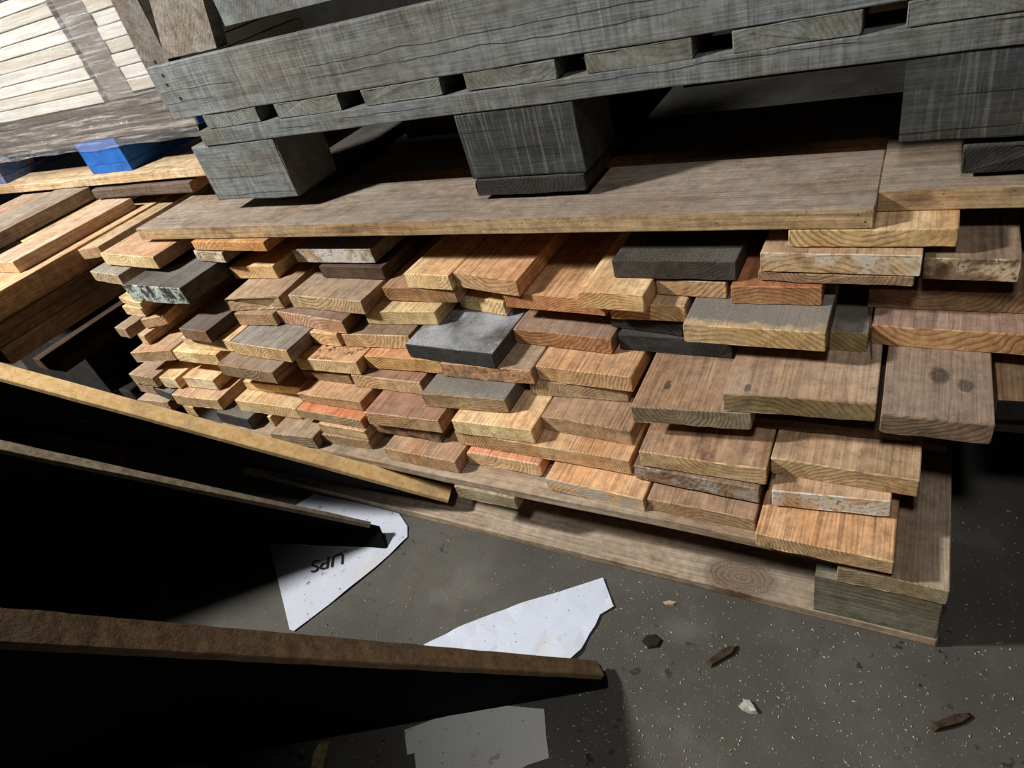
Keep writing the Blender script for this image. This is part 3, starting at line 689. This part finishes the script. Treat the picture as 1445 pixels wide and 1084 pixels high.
# ---------------------------------------------------------------- leaning black panels with wooden edges
PANELG = 'black-covered panels leaning beside the pile'
def fabric_mat():
    N = NT('black_fabric'); P = N.new('ShaderNodeTexCoord').outputs['Object']
    n = N.noise(P, 900, 2); col = N.mix(n, lin((5, 5, 6)), lin((14, 14, 15)))
    N.t.links.new(col, N.b.inputs['Base Color']); N.b.inputs['Roughness'].default_value = .95
    N.b.inputs['Specular IOR Level'].default_value = .08; N.bump(n, .4, .001); return N.m
fab = fabric_mat(); steel = plain('staple_steel', (150, 150, 150), .35, .5, metal=.9)
def panel(label, cpx, zc, c0px, fpx, lpx, zl, fa, fb, fext, lext, wmats, staples, qf=.55, s0=.012):
    C = onz(*cpx, zc); F = onz(*fpx, .0015); Lp = onz(*lpx, zl)
    C0 = onz(*c0px, .0014) if c0px else None
    n = (F-C).cross(Lp-C).normalized()
    if n.dot(C-Vector((0, 0, 1))) < 0: n = -n
    root = empty('leaning_panel', (C.x, C.y, 0)); tag(root, label, 'panel', PANELG)
    inv = Matrix.Translation((-C.x, -C.y, 0))
    u = Lp-C; v = F-C
    Le = C+u*lext; Fe = C+v*fext  # out of view, a long lext stretches a panel to shade the floor
    if Fe.z < .0015: Fe.z = .0015
    Q = Fe + u*(lext*qf)
    wv = Vector((u.y, -u.x, 0)).normalized()
    if wv.y < 0: wv = -wv
    mm = ray(*fa).cross(ray(*fb)); eye = Vector((0, 0, CAM_H))
    wid = lambda p: (eye-p).dot(mm)/wv.dot(mm)
    wC, wL = wid(C), wid(Lp)
    d3 = lambda s: wC+(wL-wC)*s
    # fabric-covered body
    def outline(shift, inset):
        pts = []
        ring = [C]+([C0] if C0 else [])+[Fe, Q, Le]; cen = (C+Fe+Q+Le)/4
        for a in range(len(ring)):
            p, q = ring[a], ring[(a+1) % len(ring)]
            for i in range(16):
                s = i/16; w_ = p.lerp(q, s)
                su = max(0, min(1, (w_-C).dot(u)/u.dot(u)))
                w_ = w_+(cen-w_).normalized()*inset
                w_ = w_+wv*(shift*d3(su)) + n*(.0012*noise.noise(w_*30))
                w_.z = max(w_.z, .0012)
                pts.append(w_)
        return pts
    bm = bmesh.new(); R = []
    for sh, ins in ((.0, .004), (.1, .0008), (.9, .0008), (1.0, .004)):
        R.append([bm.verts.new(p) for p in outline(sh, ins)])
    nn = len(R[0])
    for j in range(3):
        for i in range(nn): bm.faces.new((R[j][i], R[j][(i+1) % nn], R[j+1][(i+1) % nn], R[j+1][i]))
    bm.faces.new(R[0]); bm.faces.new(R[-1])
    o = mesh_obj('fabric_cover', bm, fab); o.parent = root; o.matrix_parent_inverse = inv
    # wooden edge strip lying along the top edge, a little proud
    up = wv.cross(u).normalized()
    if up.z < 0: up = -up
    bm = bmesh.new(); N_ = 60; rows = []
    for i in range(N_+1):
        s = s0+(1-s0)*i/N_; base = C+u*lext*s; t = d3(s*lext)
        row = []
        for (a, b) in ((-.01, -.004), (-.01, .0045), (.02, .006), (.98, .006), (1.01, .0045), (1.01, -.004)):
            p = base+wv*(t*a)+up*(b+.0006*noise.noise((s*40, a*3, zc*9)))
            p += wv*(.0012*noise.noise((s*25, a, 7)))
            row.append(bm.verts.new(p))
        rows.append(row)
    for i in range(N_):
        for k in range(6): bm.faces.new((rows[i][k], rows[i][(k+1) % 6], rows[i+1][(k+1) % 6], rows[i+1][k]))
    bm.faces.new(rows[0]); bm.faces.new(rows[-1])
    o = mesh_obj('wooden_edge', bm, wmats); o.parent = root; o.matrix_parent_inverse = inv
    # staples in the fabric
    for (sx, sy) in staples:
        d = ray(sx, sy); t = (C-Vector((0, 0, CAM_H))).dot(n)/d.dot(n); p = Vector((0, 0, CAM_H))+d*t - n*.0022
        ang = random.uniform(-.3, .5); e1 = (u.normalized()*math.cos(ang)+up*math.sin(ang)); e2 = n.cross(e1)
        bm = bmesh.new(); hw = .0055; r = .0007
        vs = [bm.verts.new(p+e1*(a*hw)+e2*(b*r)+n*(c*r)) for a in (-1, 1) for b in (-1, 1) for c in (-1, 1)]
        for q in ((0, 1, 3, 2), (4, 6, 7, 5), (0, 4, 5, 1), (2, 3, 7, 6), (0, 2, 6, 4), (1, 5, 7, 3)): bm.faces.new([vs[k] for k in q])
        o = mesh_obj('staple', bm, steel); o.parent = root; o.matrix_parent_inverse = inv
    return root
def strip_mat(nm, c1, c2, mott, seed):
    N = NT(nm); P = N.map(N.new('ShaderNodeTexCoord').outputs['Object'], loc=(seed, 0, 0))
    a = N.noise(P, 60, 5, .75); b = N.noise(P, 14, 4, .6)
    col = N.mix(N.step(a, .36, .66), lin(c1), lin(c2))
    col = N.mix(N.math('MULTIPLY', N.step(b, .5, .66), mott), col, lin((96, 88, 78)))
    col = N.mix(N.math('MULTIPLY', N.step(N.noise(P, 130, 4, .8), .62, .68), .6), col, lin((70, 52, 40)))
    N.t.links.new(col, N.b.inputs['Base Color']); N.b.inputs['Roughness'].default_value = .8; N.bump(a, .4); return N.m
panel('black panel with bright mottled yellow edge, nearest the pile', (629, 707), .06, None, (180, 639), (0, 536), .5, (0, 514), (635, 689), 1.75, 2.8,
      strip_mat('yellow_edge', (240, 206, 150), (220, 176, 112), .35, 1), [(68, 571), (137, 596), (268, 622), (118, 593), (300, 637)], qf=.6, s0=-.002)
panel('middle black panel with thin grey-brown edge, tip resting on a torn paper', (536, 746), .03, (548, 775), (0, 746), (0, 638), .45, (0, 624), (540, 743), 1.25, 2.6,
      strip_mat('grey_edge', (150, 136, 112), (112, 100, 82), .4, 4), [(127, 675), (312, 730), (443, 752), (500, 752), (92, 676)])
panel('front black panel with wide brown edge, nearest the camera', (857, 957), .012, (860, 971), (210, 1084), (0, 912), .55, (0, 862), (807, 933), 1.35, 1.12,
      strip_mat('brown_edge', (138, 112, 84), (110, 88, 66), .35, 9), [(664, 965), (735, 985), (773, 980), (822, 970), (140, 1010), (465, 980)])

# ---------------------------------------------------------------- torn papers on the floor
def paper_mat(nm, c, dirt):
    N = NT(nm); P = N.new('ShaderNodeTexCoord').outputs['Object']
    d = N.noise(P, 40, 4, .7); d2 = N.noise(P, 12, 3, .6)
    col = N.mix(N.math('MULTIPLY', N.step(d, .6, .7), dirt), lin(c), lin((84, 80, 76)))
    col = N.mix(N.math('MULTIPLY', N.step(d2, .52, .72), .35), col, lin((196, 184, 156)))
    col = N.mix(N.math('MULTIPLY', N.step(N.noise(P, 190, 2), .7, .74), .8), col, lin((50, 46, 44)))
    N.t.links.new(col, N.b.inputs['Base Color']); N.b.inputs['Roughness'].default_value = .6; return N.m
def paper(label, px, mat, seed, lift=.002, wr=.003):
    bm = bmesh.new(); z = lift
    P0 = [onz(x, y, z) for x, y in px]
    c = sum(P0, Vector())/len(P0)
    vs = [bm.verts.new(p-Vector((c.x, c.y, 0))) for p in P0]
    f = bm.faces.new(vs)
    bmesh.ops.triangulate(bm, faces=[f])
    for _ in range(4): bmesh.ops.subdivide_edges(bm, edges=[e for e in bm.edges if e.calc_length() > .02], cuts=1)
    bmesh.ops.triangulate(bm, faces=bm.faces[:])
    for v in bm.verts:
        v.co.z += abs(noise.noise((v.co.x*13+seed, v.co.y*13, 0)))*wr + abs(noise.noise((v.co.x*40+seed, v.co.y*30, 2)))*wr*.25
    g = bmesh.ops.extrude_face_region(bm, geom=bm.faces[:])
    for v in [q for q in g['geom'] if isinstance(q, bmesh.types.BMVert)]: v.co.z += .0004
    o = mesh_obj('torn_paper', bm, mat, smooth=False); o.location = (c.x, c.y, 0)
    return tag(o, label, 'paper', 'torn white papers on the floor')
p1 = paper('white torn paper printed with letters, under the tip of the middle panel',
      [(405, 722), (444, 697), (453, 700), (510, 711), (563, 725), (575, 743), (575, 758), (553, 780), (531, 800), (470, 849), (415, 891), (409, 889), (395, 830), (382, 775), (378, 745)], paper_mat('dirty_paper', (196, 201, 214), .85), 3)
paper('clean white triangular paper beyond the front panel', [(598, 911), (640, 890), (703, 864), (745, 849), (791, 835), (851, 816), (859, 837), (866, 857), (847, 868), (840, 884), (832, 895), (820, 918), (807, 930), (800, 940), (700, 936), (640, 925)],
      paper_mat('clean_paper', (202, 209, 224), .15), 8, wr=.006)
paper('creased grey-white paper in front of the front panel', [(571, 1031), (640, 1005), (700, 995), (768, 1001), (771, 1040), (775, 1070), (745, 1080), (700, 1105), (590, 1110), (585, 1063), (575, 1066)], paper_mat('grey_paper', (206, 206, 204), .5), 21)
paper('sliver of paper at the bottom edge of the photo', [(205, 1092), (225, 1078), (262, 1074), (290, 1077), (300, 1100), (240, 1110)], paper_mat('dim_paper', (190, 190, 188), .4), 33)
# printed letters, upside down towards the camera
fc = bpy.data.curves.new('printed_text', 'FONT'); fc.body = 'UPS'; fc.size = .045; fc.extrude = .0001
fo = bpy.data.objects.new('t', fc); scene.collection.objects.link(fo)
bpy.context.view_layer.update()
me = bpy.data.meshes.new_from_object(fo.evaluated_get(bpy.context.evaluated_depsgraph_get()))
bpy.data.objects.remove(fo)
me.materials.clear(); me.materials.append(plain('black_ink', (22, 22, 24), .7))
a = onz(487, 779, .0052); b = onz(437, 793, .0052); dx = (b-a); W = max(v.co.x for v in me.vertices)
k = dx.length/W*.94
tx = link(bpy.data.objects.new('printed_text', me)); tx.location = a; tx.scale = (k, k, 1); tx.rotation_euler.z = math.atan2(dx.y, dx.x)
bpy.context.view_layer.update(); tx.parent = p1; tx.matrix_parent_inverse = p1.matrix_world.inverted()

# ---------------------------------------------------------------- debris on the floor
def flake(name, label, cat, px, mat, th, seed, group=None, lift=.0005):
    P0 = [onz(x, y, lift) for x, y in px]; c = sum(P0, Vector())/len(P0)
    bm = bmesh.new(); lo = []; hi = []
    for p in P0: lo.append(bm.verts.new((p.x-c.x, p.y-c.y, lift)))
    for p in P0:
        q = (p-c)*.8; hi.append(bm.verts.new((q.x, q.y, lift+th*(.7+.6*random.random()))))
    n = len(lo)
    for i in range(n): bm.faces.new((lo[i], lo[(i+1) % n], hi[(i+1) % n], hi[i]))
    top = bm.faces.new(hi); bm.faces.new(lo)
    bmesh.ops.poke(bm, faces=[top])
    o = mesh_obj(name, bm, mat); o.location = (c.x, c.y, 0); return tag(o, label, cat, group)
bark = plain('bark', (72, 58, 48), .9, .1, 120, .8, (42, 33, 28), bump=.8)
G = 'wood scraps lying on the concrete floor'
flake('pale_chip', 'pale grey plastic-like chip lying on the open concrete floor', 'chip', [(1042, 997), (1050, 989), (1058, 989), (1065, 998), (1070, 1008), (1060, 1008), (1048, 1003)], plain('pale_chip', (178, 178, 168), .6), .006, 1)
flake('bark_scrap', 'brown bark scrap on the floor below the pallet front', 'wood scrap', [(997, 934), (1010, 924), (1028, 912), (1043, 912), (1036, 924), (1018, 934), (1003, 943)], bark, .006, 2, G)
flake('bark_scrap', 'brown bark scrap at the lower right corner of the floor', 'wood scrap', [(1311, 1026), (1325, 1018), (1345, 1010), (1368, 1006), (1375, 1012), (1360, 1022), (1335, 1030), (1318, 1034)], bark, .007, 3, G)
flake('dark_clump', 'dark clump of dirt on the floor right of the triangular paper', 'debris', [(905, 905), (912, 897), (925, 895), (936, 904), (930, 914), (915, 916)], plain('dirt', (42, 38, 34), .95, .1, 150, .6), .004, 4)
flake('wood_splinter', 'pale splinter on the floor near the pallet front board', 'wood scrap', [(935, 850), (945, 848), (957, 851), (950, 855), (940, 854)], plain('pale_splinter', (176, 152, 116), .8), .003, 5, G)
# orange brick-like scrap and the strip of tape-like shavings at the bottom
flake('red_scrap', 'small red-brown scrap in the dark between two panels', 'wood scrap', [(168, 655), (176, 640), (185, 641), (180, 656)], plain('red_scrap', (150, 62, 36), .8), .01, 6, G)
flake('straw_strip', 'frayed straw-coloured strip on the floor at the bottom edge', 'strip', [(438, 1092), (441, 1065), (452, 1046), (465, 1047), (460, 1070), (458, 1092)], plain('straw', (180, 164, 112), .85, .2, 160, .6, (70, 62, 44)), .004, 7)

bm = bmesh.new(); rs = random.Random(11)
bad = 0
while len(bm.verts) < 4*1900:
    x = rs.gauss(905, 260) if rs.random() < .6 else rs.uniform(330, 1440); y = rs.uniform(700, 1084)
    p = onz(x, y, .0006)
    if p.y > PF-.004 and p.x < .1: continue
    s = rs.choice((.0004, .0005, .0006, .0008, .0008, .0012)); a = rs.uniform(0, 6.28); l = s*rs.uniform(1, 3.2)
    ex = Vector((math.cos(a), math.sin(a), 0)); ey = Vector((-math.sin(a), math.cos(a), 0))
    v = [bm.verts.new(p+ex*l), bm.verts.new(p-ex*l*.6+ey*s), bm.verts.new(p-ex*l*.6-ey*s), bm.verts.new(p+Vector((0, 0, s*1.3)))]
    for q in ((0, 1, 3), (1, 2, 3), (2, 0, 3), (0, 2, 1)): bm.faces.new([v[i] for i in q])
sd = mesh_obj('sawdust', bm, plain('sawdust', (196, 184, 160), .9))
tag(sd, 'pale sawdust crumbs scattered over the concrete floor', 'sawdust', kind='stuff')

# nail heads on the chunky brown board and the yellow block-like board
nb = [o for o in scene.objects if o.get('label', '').startswith('chunky brown')][0]
zn = nb.location.z+.0341
bpy.context.view_layer.update()
zinc = plain('zinc', (120, 126, 130), .4, .5, metal=.7)
for (px, py) in ((768, 446), (849, 448)):
    disc('nail', onz(px, py, zn), .0052, (0, 0, 1), zinc, nb, nb.matrix_world.inverted(), d=.003)

# a sliver peeling off the edge of the grey mouldy board
gb = [o for o in scene.objects if o.get('label', '').startswith('grey mouldy')][0]
def sliver(name, pts, w0, parent, mat):
    bm = bmesh.new(); rows = []
    for i, p in enumerate(pts):
        w_ = w0*(1-.9*i/(len(pts)-1))
        rows.append([bm.verts.new(p+Vector((dx_*w_, dy_*w_*.6, 0))) for dx_, dy_ in ((-1, -1), (1, -1), (1, 1), (-1, 1))])
    for a_, b_ in zip(rows, rows[1:]):
        for k_ in range(4): bm.faces.new((a_[k_], a_[(k_+1) % 4], b_[(k_+1) % 4], b_[k_]))
    bm.faces.new(rows[0]); bm.faces.new(rows[-1])
    o = mesh_obj(name, bm, mat); o.parent = parent; o.matrix_parent_inverse = parent.matrix_world.inverted(); return o
zz = gb.location.z+.0335
sliver('splinter', [onz(1226.5, 425, zz+.001), onz(1228, 452, zz+.002), onz(1228.5, 478, zz-.012), onz(1230.5, 510, zz-.036), onz(1232, 541, zz-.062)], .0022, gb, plain('dark_sliver', (74, 62, 52), .85, .2, 90, .5))
